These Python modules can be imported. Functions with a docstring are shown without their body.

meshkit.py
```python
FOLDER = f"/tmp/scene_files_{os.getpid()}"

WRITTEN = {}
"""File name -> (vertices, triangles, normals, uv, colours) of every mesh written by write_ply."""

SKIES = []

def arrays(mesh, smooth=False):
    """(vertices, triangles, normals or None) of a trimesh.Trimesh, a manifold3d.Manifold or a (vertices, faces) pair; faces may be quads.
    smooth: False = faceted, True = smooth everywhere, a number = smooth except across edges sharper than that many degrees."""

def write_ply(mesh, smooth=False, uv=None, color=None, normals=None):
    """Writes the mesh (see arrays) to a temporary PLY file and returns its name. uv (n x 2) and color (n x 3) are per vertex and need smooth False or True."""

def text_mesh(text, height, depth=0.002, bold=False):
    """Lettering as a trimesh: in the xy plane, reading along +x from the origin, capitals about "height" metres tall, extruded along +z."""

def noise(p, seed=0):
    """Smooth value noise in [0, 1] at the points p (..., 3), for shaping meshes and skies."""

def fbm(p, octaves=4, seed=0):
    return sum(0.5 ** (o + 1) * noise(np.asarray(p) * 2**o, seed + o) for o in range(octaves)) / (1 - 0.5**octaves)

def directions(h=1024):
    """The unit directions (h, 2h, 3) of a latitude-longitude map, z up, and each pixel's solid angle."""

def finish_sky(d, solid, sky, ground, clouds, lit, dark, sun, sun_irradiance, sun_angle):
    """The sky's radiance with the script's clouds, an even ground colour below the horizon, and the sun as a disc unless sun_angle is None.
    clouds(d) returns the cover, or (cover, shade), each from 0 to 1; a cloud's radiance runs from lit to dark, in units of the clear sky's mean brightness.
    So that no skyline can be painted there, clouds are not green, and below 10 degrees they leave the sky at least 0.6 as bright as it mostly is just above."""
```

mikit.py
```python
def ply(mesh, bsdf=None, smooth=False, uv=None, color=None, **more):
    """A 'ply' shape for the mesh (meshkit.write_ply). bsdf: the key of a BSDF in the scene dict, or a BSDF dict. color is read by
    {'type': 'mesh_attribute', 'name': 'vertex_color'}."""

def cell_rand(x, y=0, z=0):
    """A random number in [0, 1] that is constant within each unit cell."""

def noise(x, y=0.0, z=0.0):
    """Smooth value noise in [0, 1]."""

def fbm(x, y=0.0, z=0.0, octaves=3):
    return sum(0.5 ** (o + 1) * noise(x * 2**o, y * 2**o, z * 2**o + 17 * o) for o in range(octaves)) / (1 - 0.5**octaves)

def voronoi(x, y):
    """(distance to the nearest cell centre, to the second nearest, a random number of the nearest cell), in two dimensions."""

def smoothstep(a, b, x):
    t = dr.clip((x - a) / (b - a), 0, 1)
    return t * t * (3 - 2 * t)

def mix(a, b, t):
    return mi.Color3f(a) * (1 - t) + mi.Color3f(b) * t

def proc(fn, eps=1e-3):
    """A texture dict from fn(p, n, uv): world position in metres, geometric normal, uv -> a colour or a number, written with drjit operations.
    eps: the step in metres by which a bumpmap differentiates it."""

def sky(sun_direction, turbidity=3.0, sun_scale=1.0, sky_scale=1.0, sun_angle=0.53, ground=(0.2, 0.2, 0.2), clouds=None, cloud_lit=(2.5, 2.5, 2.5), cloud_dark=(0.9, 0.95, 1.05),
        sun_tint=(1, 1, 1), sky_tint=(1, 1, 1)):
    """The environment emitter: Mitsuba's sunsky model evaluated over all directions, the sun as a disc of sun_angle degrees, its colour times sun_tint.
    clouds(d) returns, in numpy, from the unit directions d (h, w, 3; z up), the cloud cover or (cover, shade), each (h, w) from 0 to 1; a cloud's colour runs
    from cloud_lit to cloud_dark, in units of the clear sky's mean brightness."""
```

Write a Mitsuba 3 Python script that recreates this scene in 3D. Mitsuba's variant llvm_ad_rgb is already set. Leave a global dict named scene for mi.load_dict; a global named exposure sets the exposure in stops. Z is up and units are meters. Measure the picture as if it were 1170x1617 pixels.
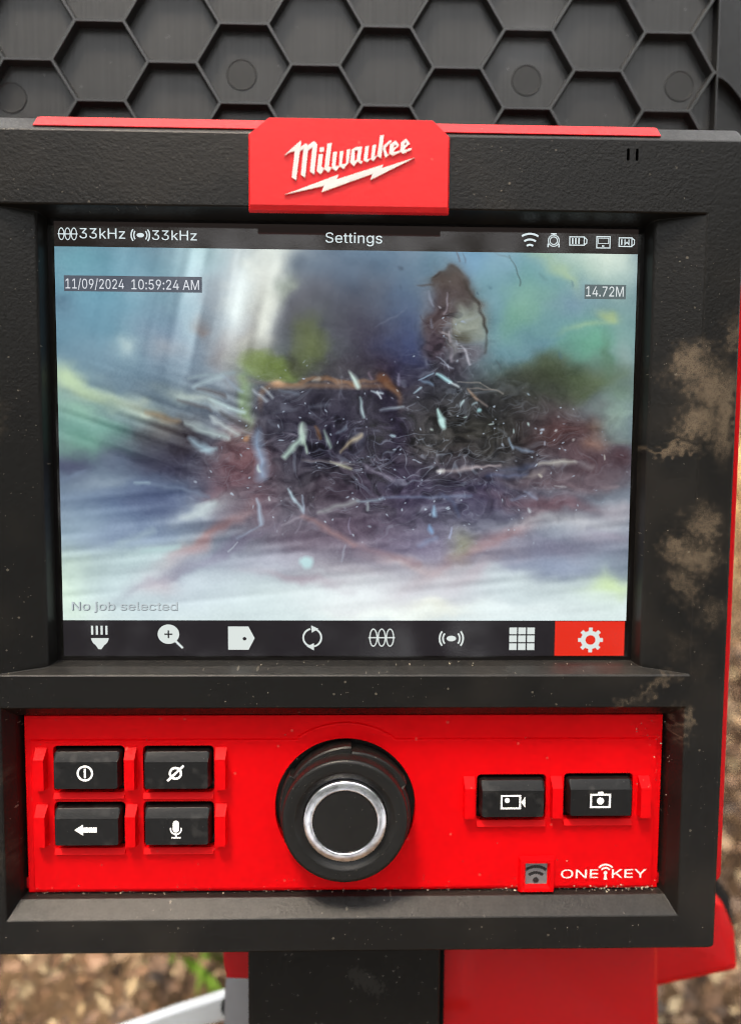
import math, random
import numpy as np, trimesh, drjit as dr, mitsuba as mi
import shapely, shapely.geometry as sg, shapely.affinity as sa
from shapely.ops import unary_union
import mikit, meshkit
from mikit import proc, noise, fbm, voronoi, smoothstep, mix

T = mi.ScalarTransform4f
scene, labels = {}, {}
rng = np.random.default_rng(7)

# ------------------------------------------------------------------ camera, sky, exposure
# Device frame (millimetres): u to the right, v up along the face, w out of the face; the display glass is w = 0.
ELEV = math.radians(35.0)                     # how far the face leans back
SE, CE = math.sin(ELEV), math.cos(ELEV)
ORIGIN = np.array([0.0, 0.0, 0.42])           # centre of the display above the ground
M = np.array([[1, 0, 0], [0, SE, -CE], [0, CE, SE]])
def W(p):
    """device millimetres -> world metres"""
    return np.asarray(p, float) @ M.T * 0.001 + ORIGIN
CAM = W([1.712, -5.621, 269.72])

CAM_AXES = np.array([[0.9997, 0.0066, 0.0245], [0.0048, -0.9975, 0.0709], [0.0249, -0.0707, -0.9972]])   # right, down, forward
LOOK = CAM + M @ CAM_AXES[2]
scene['camera'] = {'type': 'thinlens', 'fov': 2 * math.degrees(math.atan(585 / 1150)), 'fov_axis': 'x', 'near_clip': 0.01, 'far_clip': 400.0,
                   'aperture_radius': 0.0036, 'focus_distance': 0.263,
                   'to_world': T().look_at(origin=CAM.tolist(), target=LOOK.tolist(), up=(M @ -CAM_AXES[1]).tolist())}
exposure = 3.15
GAIN = 0.95 / 2 ** exposure                   # what the display emits for a full white
scene['sky'] = mikit.sky([-0.22, 0.22, 0.95], turbidity=3, sun_scale=0.27, sun_angle=12, clouds=lambda d: 0.9 + 0.1 * meshkit.fbm(d * 3.0, 3))

# ------------------------------------------------------------------ mesh helpers (device millimetres in, world metres out)
def put(key, mesh, bsdf, smooth=30, **more):
    """one entry of the scene; a key that is taken gets the next number"""
    if key in scene:
        n = 1
        while f'{key}_{n:03d}' in scene: n += 1
        key = f'{key}_{n:03d}'
    if isinstance(mesh, list): mesh = trimesh.util.concatenate(mesh)
    m = mesh.copy(); m.vertices = W(m.vertices)
    scene[key] = mikit.ply(m, bsdf, smooth=smooth, **more)
    return key
def tm(v, f):
    f = np.asarray(f)
    if f.shape[1] == 4: f = np.vstack([f[:, [0, 1, 2]], f[:, [0, 2, 3]]])
    m = trimesh.Trimesh(np.asarray(v, float), f, process=False); m.merge_vertices(); return m
def cap(poly, w):
    """flat sheet from a shapely polygon at depth w, facing out"""
    out = []
    for g in getattr(poly, 'geoms', [poly]):
        if g.is_empty or g.area < 1e-6: continue
        v, f = trimesh.creation.triangulate_polygon(g, engine='earcut')
        a = v[f]; area = np.cross(a[:, 1] - a[:, 0], a[:, 2] - a[:, 0]); f[area < 0] = f[area < 0][:, ::-1]
        out.append(trimesh.Trimesh(np.c_[v, np.full(len(v), w)], f, process=False))
    return trimesh.util.concatenate(out)
def loft(loops):
    """loops of equal counts (n, 3), joined by quads; from back to front they face outwards for anticlockwise loops"""
    n = len(loops[0]); v = np.vstack(loops); f = []
    i = np.arange(n); j = (i + 1) % n
    for k in range(len(loops) - 1):
        f.append(np.c_[k * n + i, k * n + j, (k + 1) * n + j, (k + 1) * n + i])
    return tm(v, np.vstack(f))
def ccw(p):
    p = np.asarray(p, float)
    a = np.sum(p[:, 0] * np.roll(p[:, 1], -1) - np.roll(p[:, 0], -1) * p[:, 1])
    return p if a > 0 else p[::-1]
def inset(p, d):
    """every corner moved inwards so that the edges move by d"""
    p = np.asarray(p, float); a = p - np.roll(p, 1, 0); b = np.roll(p, -1, 0) - p
    a /= np.linalg.norm(a, axis=1, keepdims=True) + 1e-12; b /= np.linalg.norm(b, axis=1, keepdims=True) + 1e-12
    na, nb = np.c_[-a[:, 1], a[:, 0]], np.c_[-b[:, 1], b[:, 0]]
    k = na + nb; k /= np.maximum((k * na).sum(1, keepdims=True), 0.25)
    return p + k * d
def at(p, w): return np.c_[np.asarray(p, float), np.full(len(p), float(w))]
def prism(p, w0, w1, bevel=0.0, holes=()):
    p = ccw(p); loops = [at(p, w0)]
    if bevel:
        loops += [at(p, w1 - bevel), at(inset(p, bevel * 0.3), w1 - bevel * 0.3)]
        top = inset(p, bevel)
    else: top = p
    loops.append(at(top, w1))
    parts = [loft(loops), cap(sg.Polygon(top, [ccw(h) for h in holes]), w1)]
    for h in holes:
        h = ccw(h)[::-1]; parts.append(loft([at(h, w0), at(h, w1)]))
    m = trimesh.util.concatenate(parts); m.merge_vertices(); return m
def rect(u0, u1, v0, v1): return np.array([[u0, v0], [u1, v0], [u1, v1], [u0, v1]], float)
def rrect(u0, u1, v0, v1, r, n=5):
    out = []
    for cx, cy, a0 in ((u1 - r, v0 + r, -90), (u1 - r, v1 - r, 0), (u0 + r, v1 - r, 90), (u0 + r, v0 + r, 180)):
        for a in np.radians(np.linspace(a0, a0 + 90, n)): out.append((cx + r * math.cos(a), cy + r * math.sin(a)))
    return np.array(out)
def crect(cu, cv, a, b): return rect(cu - a / 2, cu + a / 2, cv - b / 2, cv + b / 2)
def ellipse(cu, cv, a, b, n=40):
    t = np.arange(n) * 2 * np.pi / n
    return np.c_[cu + a * np.cos(t), cv + b * np.sin(t)]
def lathe(profile, n=96, centre=(0, 0)):
    """profile of (radius, w) turned about the w axis"""
    t = np.arange(n) * 2 * np.pi / n
    loops = [np.c_[centre[0] + r * np.cos(t), centre[1] + r * np.sin(t), np.full(n, w)] for r, w in profile]
    return loft(loops)
def line(pts, width, capstyle='flat'): return sg.LineString(pts).buffer(width / 2, cap_style=capstyle, join_style='mitre')
def arc(cu, cv, r, a0, a1, n=16):
    t = np.radians(np.linspace(a0, a1, n)); return list(zip(cu + r * np.cos(t), cv + r * np.sin(t)))
def solid(poly, w0, w1):
    out = []
    for g in getattr(poly, 'geoms', [poly]):
        if g.area < 1e-4: continue
        m = trimesh.creation.extrude_polygon(g, w1 - w0, engine='earcut'); m.apply_translation((0, 0, w0)); out.append(m)
    return trimesh.util.concatenate(out)
def text(s, height, u, v, w, depth=0.01, bold=False, stretch=1.0, width=None):
    m = meshkit.text_mesh(s, height, depth, bold)
    m.apply_translation(-np.array([m.bounds[0, 0], 0, 0]))
    if width: stretch = width / m.bounds[1, 0]
    m.apply_scale([stretch, 1, 1]); m.apply_translation((u, v, w)); return m

# ------------------------------------------------------------------ materials
def dev(p):
    y, z = p.y - float(ORIGIN[1]), p.z - float(ORIGIN[2])
    return p.x * 1000, (y * SE + z * CE) * 1000, (z * SE - y * CE) * 1000
def blob(u, v, cu, cv, ru, rv, rot):
    c, s = math.cos(math.radians(rot)), math.sin(math.radians(rot))
    a, b = ((u - cu) * c + (v - cv) * s) / ru, ((v - cv) * c - (u - cu) * s) / rv
    return dr.exp(-(a * a + b * b))
def specks(u, v, size, share):
    d, _, r = voronoi(u / size, v / size)
    return dr.select((r > 1 - share) & (d < 0.05 + 0.07 * dr.abs(r - 1 + share) / share), mi.Float(1), mi.Float(0))
# dried mud wiped over the right side of the frame
SMEARS = [(122, 30, 8, 7, 30, 1.0), (128, 22, 9, 9, 0, 1.0), (124, 8, 9, 7, 40, 1.0), (116, -1, 10, 2.2, -8, .9), (134, 12, 6, 18, 0, .9), (135, 38, 4, 10, 0, .6), (112, 26, 4, 6, 20, .4), (128, -28, 7, 8, 10, .8), (118, -36, 6, 6, 0, .85), (126, -40, 9, 7, -20, .9),
          (122, -50, 6, 9, 40, .6), (132, -60, 7, 8, 0, .5), (122, -73, 9, 8, 40, .35), (113, -88, 12, 3.0, 28, .6), (102, -94, 9, 2.2, 12, .5), (123, -103, 1.4, 9, 0, .6), (124, -99, 2.5, 6, 0, .7), (129, -82, 6, 12, -20, .3),
          (-122, 8, 4, 8, 0, .35), (-125, -120, 3, 6, 0, .35), (-124, -150, 3, 14, 0, .35)]
def mud(u, v):
    u0, v0 = u, v
    u = u + (fbm(u0 * .16, v0 * .16, 11.0) - .5) * 7 + (noise(u0 * .7, v0 * .7, 14.0) - .5) * 4
    v = v + (fbm(u0 * .16, v0 * .16, 17.0) - .5) * 7 + (noise(u0 * .7, v0 * .7, 19.0) - .5) * 4
    m = mi.Float(0)
    for a in SMEARS: m = dr.maximum(m, blob(u, v, *a[:5]) * a[5])
    streak = noise(u0 * 0.25 + v0 * 0.5, v0 * 0.7 - u0 * 1.6, 3.0) * 0.40 + noise(u0 * 2.2, v0 * 2.2, 9.0) * 0.40 + noise(u0 * 0.9 + v0 * 0.3, v0 * 0.9 - u0 * 0.3, 5.0) * 0.35
    fine = noise(u0 * 4.0, v0 * 4.0, 23.0) * .6 + noise(u0 * 7.0, v0 * 7.0, 27.0) * .4
    return smoothstep(0.18, 1.0, m + (streak - 0.6) * 0.30) * dr.minimum(m * 2.5, 1.0) * smoothstep(.15, .85, fine + m * .2) * .85 + smoothstep(.05, .9, m) * .30
def rubber_colour(p, n, uv):
    u, v, w = dev(p)
    tone = 0.85 + 0.3 * fbm(u * 0.05, v * 0.05, 2.0)
    c = mi.Color3f(0.0052, 0.0047, 0.0041) * tone
    c = mix(c, mi.Color3f(0.20, 0.15, 0.10), mud(u, v) * 0.6)
    dust_and_light = smoothstep(0.78, 0.98, dr.abs(n.z)) * (0.05 + 0.09 * noise(u * 0.3, v * 0.3, w * 0.3) + 0.08 * noise(u * 1.5, v * 1.5, w * 1.5))  # dust film on level faces, doubling as painted-in brightness of the ledges
    c = mix(c, mi.Color3f(0.11, 0.105, 0.10), dust_and_light)
    film = smoothstep(0.45, 0.8, fbm(u * 0.03 + 7, v * 0.03, 1.0)) * 0.035
    c = mix(c, mi.Color3f(0.25, 0.20, 0.15), film)
    return mix(c, mi.Color3f(0.30, 0.26, 0.20), (specks(u, v, 1.7, 0.07) + specks(u + 9.0, v, 4.0, 0.06)) * smoothstep(.35, .7, noise(u * .06, v * .06, 8.0) + mud(u, v)) * 0.35)
def grain(scale, k=1.0):
    def fn(p, n, uv):
        u, v, w = dev(p)
        return (noise(u / scale, v / scale, w / scale) * 0.6 + noise(u * 2.3 / scale, v * 2.3 / scale, w * 2.3 / scale) * 0.4) * k
    return proc(fn, eps=1.5e-4)
def bumped(key, bsdf, tex, height):
    scene[key] = {'type': 'twosided', 'inner': {'type': 'bumpmap', 'arbitrary': tex, 'scale': height, 'inner': bsdf}}
def plain(key, colour, rough, **more):
    c = {'type': 'rgb', 'value': list(colour)} if isinstance(colour, (tuple, list)) else colour
    scene[key] = {'type': 'twosided', 'inner': {'type': 'principled', 'base_color': c, 'roughness': rough, **more}}
GRAIN = grain(0.75)
bumped('rubber', {'type': 'principled', 'base_color': proc(rubber_colour), 'roughness': 0.43, 'specular': 0.33}, GRAIN, 0.00011)
def red_colour(p, n, uv):
    u, v, w = dev(p)
    c = mi.Color3f(0.80, 0.0012, 0.004) * (0.94 + 0.12 * fbm(u * 0.06, v * 0.06, 4.0))
    near = dr.maximum(smoothstep(-160.0, -168.0, v), smoothstep(95.0, 119.0, u) * smoothstep(-165.0, -120.0, v) * 0.6) * smoothstep(-95.0, -100.0, v)
    dirt = specks(u, v, 1.3, 0.06) * near * 0.8 + specks(u + 31.0, v, 5.0, 0.05) * 0.15
    return mix(c, mi.Color3f(0.50, 0.36, 0.26), dirt)
bumped('red_plastic', {'type': 'principled', 'base_color': proc(red_colour), 'roughness': 0.42, 'specular': 0.09}, GRAIN, 0.00003)
bumped('badge_plastic', {'type': 'principled', 'base_color': proc(red_colour), 'roughness': 0.5, 'specular': 0.55}, GRAIN, 0.00006)
plain('red_shell', (0.55, 0.0015, 0.004), 0.38, specular=0.25)
def knob_colour(p, n, uv):
    u, v, w = dev(p)
    c = mi.Color3f(0.008, 0.0076, 0.007) * (0.8 + 0.4 * fbm(u * 0.2, v * 0.2, 1.0))
    return mix(c, mi.Color3f(0.30, 0.25, 0.20), specks(u, v, 1.5, 0.10) * 0.4)
bumped('knob_rubber', {'type': 'principled', 'base_color': proc(knob_colour), 'roughness': 0.42, 'specular': 0.42}, grain(0.5), 0.00004)
def key_colour(p, n, uv):
    u, v, w = dev(p)
    return mix(mi.Color3f(0.006, 0.006, 0.0062), mi.Color3f(0.10, 0.095, 0.09), smoothstep(0.55, 0.9, fbm(u * 0.25, v * 0.25, 6.0)) * 0.22 + specks(u, v, 1.6, 0.05) * 0.4)
bumped('key_rubber', {'type': 'principled', 'base_color': proc(key_colour), 'roughness': 0.4, 'specular': 0.35}, grain(0.5), 0.00003)
plain('dark_gap', (0.003, 0.003, 0.003), 0.8, specular=0.1)
plain('white_print', (0.88, 0.87, 0.84), 0.55)
plain('white_raised', (0.86, 0.80, 0.78), 0.5)
plain('black_print', (0.012, 0.012, 0.012), 0.5)
scene['chrome'] = {'type': 'twosided', 'inner': {'type': 'principled', 'base_color': proc(lambda p, n, uv: mi.Color3f(.95, .95, 1.0) * (.72 + .5 * noise(p.x * 900, p.z * 900, 2.0))), 'metallic': 1.0, 'roughness': 0.28}}
plain('glass_border', (0.006, 0.005, 0.005), 0.06, specular=0.5)
plain('sensor_window', (0.16, 0.15, 0.15), 0.15, specular=0.5)
def cell_colour(p, n, uv):
    u, v, w = dev(p)
    brushed = noise(u * 1.1, v * 0.035, 2.0) * 0.5 + noise(u * 2.7, v * 0.06, 5.0) * 0.5
    c = mi.Color3f(0.029, 0.0292, 0.0295) * (0.75 + 0.5 * brushed) * (0.85 + 0.3 * fbm(u * 0.05, v * 0.05, 1.0))
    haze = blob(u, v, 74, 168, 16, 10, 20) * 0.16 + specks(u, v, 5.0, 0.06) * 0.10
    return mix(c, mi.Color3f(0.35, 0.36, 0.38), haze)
def brushed_height(p, n, uv):
    u, v, w = dev(p)
    return noise(u * 1.4, v * 0.05, 2.0) * 0.7 + noise(u * 3.0, v * 0.4, 5.0) * 0.3
bumped('cell_plastic', {'type': 'principled', 'base_color': proc(cell_colour), 'roughness': 0.40, 'specular': 0.5}, proc(brushed_height, eps=2e-4), 0.00003)
plain('rib_plastic', (0.011, 0.0108, 0.0104), 0.34, specular=0.8)
plain('mark_plastic', (0.026, 0.0262, 0.0264), 0.45, specular=0.4)
plain('wing_plastic', (0.008, 0.008, 0.0085), 0.5)
def post_colour(p, n, uv):
    u, v, w = dev(p)
    c = mi.Color3f(0.0045, 0.0042, 0.0034) * (0.7 + 0.6 * fbm(u * 0.08, v * 0.08, 3.0))
    scuff = smoothstep(0.5, 0.75, blob(u, v, 8, -212, 12, 5, -35) * (0.5 + noise(u * 1.3, v * 1.3, 2.0)))
    return mix(c, mi.Color3f(0.34, 0.32, 0.28), scuff * 0.04 + specks(u, v, 2.4, 0.10) * 0.4)
bumped('post_plastic', {'type': 'principled', 'base_color': proc(post_colour), 'roughness': 0.5, 'specular': 0.25}, GRAIN, 0.00006)
plain('grey_metal', (0.30, 0.31, 0.33), 0.4, metallic=0.6)
plain('white_plastic', (0.78, 0.80, 0.80), 0.4)
plain('dust', (0.50, 0.43, 0.33), 0.9)

# ------------------------------------------------------------------ the setting: forest floor
def soil_colour(p, n, uv):
    k = fbm(p.x * 9, p.y * 9, 1.0, 4)
    return mix(mi.Color3f(0.07, 0.045, 0.03), mi.Color3f(0.24, 0.155, 0.09), smoothstep(0.3, 0.75, k))
scene['soil'] = {'type': 'diffuse', 'reflectance': proc(soil_colour)}
gx = np.concatenate([np.linspace(-40, -3, 12)[:-1], np.linspace(-3, 3, 90), np.linspace(3, 40, 12)[1:]])
gu, gv = np.meshgrid(gx, gx, indexing='ij')
gz = (meshkit.fbm(np.stack([gu * 1.4, gv * 1.4, gu * 0], -1), 4, 3) - 0.5) * 0.07 * np.exp(-(gu ** 2 + gv ** 2) / 60) - 0.02
n = len(gx); i, j = np.meshgrid(np.arange(n - 1), np.arange(n - 1), indexing='ij')
gf = np.stack([i * n + j, (i + 1) * n + j, (i + 1) * n + j + 1, i * n + j + 1], -1).reshape(-1, 4)
scene['ground'] = mikit.ply((np.stack([gu, gv, gz], -1).reshape(-1, 3), gf), 'soil', smooth=True)
labels['ground'] = {'label': 'brown earth under the fallen leaves behind the monitor', 'category': 'ground', 'kind': 'structure'}

scene['dry_leaf'] = {'type': 'twosided', 'inner': {'type': 'principled', 'base_color': {'type': 'mesh_attribute', 'name': 'vertex_color'}, 'roughness': 0.6}}
def leaf_patch(n, xr, yr, size, tones, lift):
    """broken dry leaves and bark chips: bent four-sided flakes"""
    cx, cy = rng.uniform(*xr, n), rng.uniform(*yr, n)
    L = size[0] + (size[1] - size[0]) * rng.uniform(0, 1, n) ** 2.5; a = rng.uniform(0, 2 * np.pi, n); tilt = rng.normal(0, 0.5, (n, 2))
    base = np.array([[-.5, 0, 0], [0, .27, .12], [.5, 0, 0], [0, -.27, .12]])
    v = np.repeat(base[None], n, 0) * L[:, None, None]; v[..., 1] *= rng.uniform(.5, 1.5, n)[:, None]; v[..., 2] *= rng.uniform(-1, 2.0, n)[:, None]
    ca, sa_ = np.cos(a)[:, None], np.sin(a)[:, None]
    x, y, z = v[..., 0] * ca - v[..., 1] * sa_, v[..., 0] * sa_ + v[..., 1] * ca, v[..., 2]
    z = z + x * tilt[:, :1] + y * tilt[:, 1:]
    clump = meshkit.fbm(np.stack([cx * 7, cy * 7, cx * 0], -1), 3, 5)
    v = np.stack([x + cx[:, None], y + cy[:, None], z + (rng.uniform(0, lift, n) + .05 * clump)[:, None] - .005], -1)
    fs = (np.array([[0, 1, 2], [0, 2, 3]])[None] + 4 * np.arange(n)[:, None, None]).reshape(-1, 3)
    col = np.array(tones)[rng.integers(0, len(tones), n)] * rng.uniform(.6, 1.25, (n, 1)) * (.6 + .8 * meshkit.fbm(np.stack([cx * 4, cy * 4, cx * 0 + 3], -1), 3, 9))[:, None]
    sun_patch = np.clip((cy - .22) / .25, 0, 1)[:, None]     # sunlit ground farther off, painted as paler, yellower litter
    col = col * (1 - sun_patch) + sun_patch * (col * [1.3, 1.25, 1.0] + [.20, .15, .05])
    return v.reshape(-1, 3), fs, np.repeat(col, 4, 0).clip(0, .9)
TONES = [(.26, .15, .08), (.19, .105, .055), (.38, .25, .14), (.12, .07, .04), (.50, .38, .22), (.24, .155, .09), (.09, .055, .035), (.30, .18, .11)]
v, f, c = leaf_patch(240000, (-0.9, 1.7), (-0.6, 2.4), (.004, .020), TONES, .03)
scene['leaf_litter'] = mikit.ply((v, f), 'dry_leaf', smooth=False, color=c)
labels['leaf_litter'] = {'label': 'blurred dry brown leaf litter covering the ground behind the monitor', 'category': 'fallen leaves', 'kind': 'stuff'}

scene['green_blade'] = {'type': 'principledthin', 'base_color': {'type': 'rgb', 'value': [.20, .36, .05]}, 'roughness': .5, 'diff_trans': .7}
def grass_tuft(key, x, y, n, h, label):
    V, F = [], []
    for k in range(n):
        a, l, o = rng.uniform(0, 6.28), h * rng.uniform(.6, 1.1), rng.normal(0, .012, 2)
        d = np.array([math.cos(a), math.sin(a)]); s = np.array([-d[1], d[0]]) * .0035
        for t, wd in ((0, 1), (.35, 1), (.7, .7), (1, .05)):
            c0 = np.array([x, y]) + o + d * l * .75 * t ** 1.6; z = l * (t - .35 * t * t)
            V += [[*(c0 - s * wd), z], [*(c0 + s * wd), z]]
        b = k * 8
        for q in range(3): F += [[b + 2 * q, b + 2 * q + 1, b + 2 * q + 3], [b + 2 * q, b + 2 * q + 3, b + 2 * q + 2]]
    scene[key] = mikit.ply((np.array(V), np.array(F)), 'green_blade', smooth=False)
    labels[key] = {'label': label, 'category': 'grass', 'group': 'grass tufts in the leaf litter'}
def ray_ground(px, py):
    """where the sight line through a picture point meets the ground, for finding where things on the ground stand"""
    d = CAM_AXES.T @ np.array([(px - 585) / 1150, (py - 808.5) / 1150, 1.0]); d = M @ d
    return CAM + d * (-CAM[2] / d[2])
g = ray_ground(318, 1552); grass_tuft('grass_tuft', g[0], g[1] + .03, 26, .07, 'green grass tuft in the leaves beside the white reel rim')
g = ray_ground(68, 1506); grass_tuft('grass_tuft_001', g[0], g[1] + .03, 14, .05, 'small green grass tuft under the bottom left edge of the monitor')

# trees behind the camera: they shade the low sky and show in the display's cover glass
scene['bark'] = {'type': 'diffuse', 'reflectance': proc(lambda p, n, uv: mix(mi.Color3f(.07, .055, .04), mi.Color3f(.20, .17, .13), fbm(p.x * 14, p.y * 14, p.z * 3)))}
scene['foliage'] = {'type': 'principledthin', 'base_color': {'type': 'rgb', 'value': [.045, .075, .018]}, 'roughness': .5, 'diff_trans': .6}
def tree(key, x, y, h, r, n, label, low=.12):
    t = np.linspace(0, 1, 9); pts = np.c_[x + .12 * np.sin(t * 4 + x), y + .1 * np.cos(t * 3), t * h * .85]
    rad = .035 * h * (1 - t) ** .8 + .02
    th = np.arange(10) * 2 * np.pi / 10; loops = [np.c_[p[0] + q * np.cos(th), p[1] + q * np.sin(th), np.full(10, p[2])] for p, q in zip(pts, rad)]
    trunk = [loft(loops)]
    for k in range(9):
        a, z0, l = rng.uniform(0, 6.28), h * rng.uniform(.3, .75), r * rng.uniform(.5, .95)
        p0 = np.array([x, y, z0]); p1 = p0 + np.array([math.cos(a) * l, math.sin(a) * l, l * .5])
        trunk.append(trimesh.creation.cylinder(.02 + .004 * h, segment=[p0, p1], sections=7))
    scene[key + '__trunk'] = mikit.ply(trimesh.util.concatenate(trunk), 'bark', smooth=40)
    nc = n // 60; c = rng.normal(0, 1, (nc, 3)); c /= np.linalg.norm(c, axis=1, keepdims=True); c *= rng.uniform(.35, 1, (nc, 1)) ** .5
    c = c * [r, r, h * (1 - low) / 2] + [x, y, h * (1 + low) / 2]
    p = np.repeat(c, 60, 0) + rng.normal(0, .16 * r, (nc * 60, 3)); m = len(p)
    e1 = rng.normal(0, 1, (m, 3)); e1 /= np.linalg.norm(e1, axis=1, keepdims=True); e2 = np.cross(e1, rng.normal(0, 1, (m, 3))); e2 /= np.linalg.norm(e2, axis=1, keepdims=True)
    s = rng.uniform(.05, .10, (m, 1)) * r / 2.0
    v = np.stack([p - e1 * s, p + e2 * s * .5, p + e1 * s, p - e2 * s * .5], 1).reshape(-1, 3)
    f = (np.array([[0, 1, 2], [0, 2, 3]])[None] + 4 * np.arange(m)[:, None, None]).reshape(-1, 3)
    scene[key + '__crown'] = mikit.ply((v, f), 'foliage', smooth=False)
    labels[key] = {'label': label, 'category': 'tree', 'group': 'trees around the place, mirrored in the screen glass'}
for k, (x, y, h, r) in enumerate([(-2.1, -3.3, 4.6, 1.7), (0.4, -3.9, 4.3, 1.6), (2.8, -3.4, 5.0, 1.8), (-4.8, -1.6, 5.6, 2.1), (5.4, -0.9, 5.6, 2.2)]):
    tree('tree' + (f'_{k:03d}' if k else ''), x, y, h, r, 11000, ['low leafy tree behind the left of the camera', 'leafy tree straight behind the camera', 'tallest leafy tree, behind the right of the camera', 'leafy tree far to the left of the monitor', 'leafy tree far to the right of the monitor'][k])

# ------------------------------------------------------------------ the honeycomb panel behind the monitor
PV0, PV1, PU0, PU1 = 84.0, 205.0, -150.0, 152.0
region = sg.box(PU0, PV0, PU1, PV1)
R, HH = 19.3, 15.55
labels['honeycomb_panel'] = {'label': 'black plastic panel with raised honeycomb ribs standing behind the top of the monitor', 'category': 'panel'}
def hexagon(cu, cv, d):
    h = np.array([[R, 0], [R / 2, HH], [-R / 2, HH], [-R, 0], [-R / 2, -HH], [R / 2, -HH]]) + [cu, cv]
    return inset(h, d)
walls, holes = [], []
for k in range(-6, 7):
    for q in range(-1, 6):
        cu, cv = 14.8 + 29.05 * k, 93.4 + 31.1 * q + (15.55 if k % 2 else 0)
        cu += 0.0; cell = sg.Polygon(hexagon(cu, cv, 0)).intersection(region.buffer(2.2, join_style='mitre'))
        cell = cell.intersection(region)
        if cell.is_empty or cell.area < 60: continue
        p = ccw(np.array(cell.exterior.coords)[:-1])
        a, b, c = inset(p, .48), inset(p, .75), inset(p, .95)
        holes.append(sg.Polygon(a).buffer(0))
        walls.append(loft([at(c[::-1], -44.5), at(b[::-1], -40.45), at(a[::-1], -40.0)]))
        put('honeycomb_panel__cell', prism(inset(p, .85), -47.0, -44.5), 'cell_plastic')
put('honeycomb_panel__rib_grid', [cap(region.difference(unary_union(holes)), -40.0)] + walls, 'rib_plastic', smooth=40)
put('honeycomb_panel__backing', prism(rect(PU0, PU1 + .6, PV0, PV1), -50, -47.4), 'wing_plastic')
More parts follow.
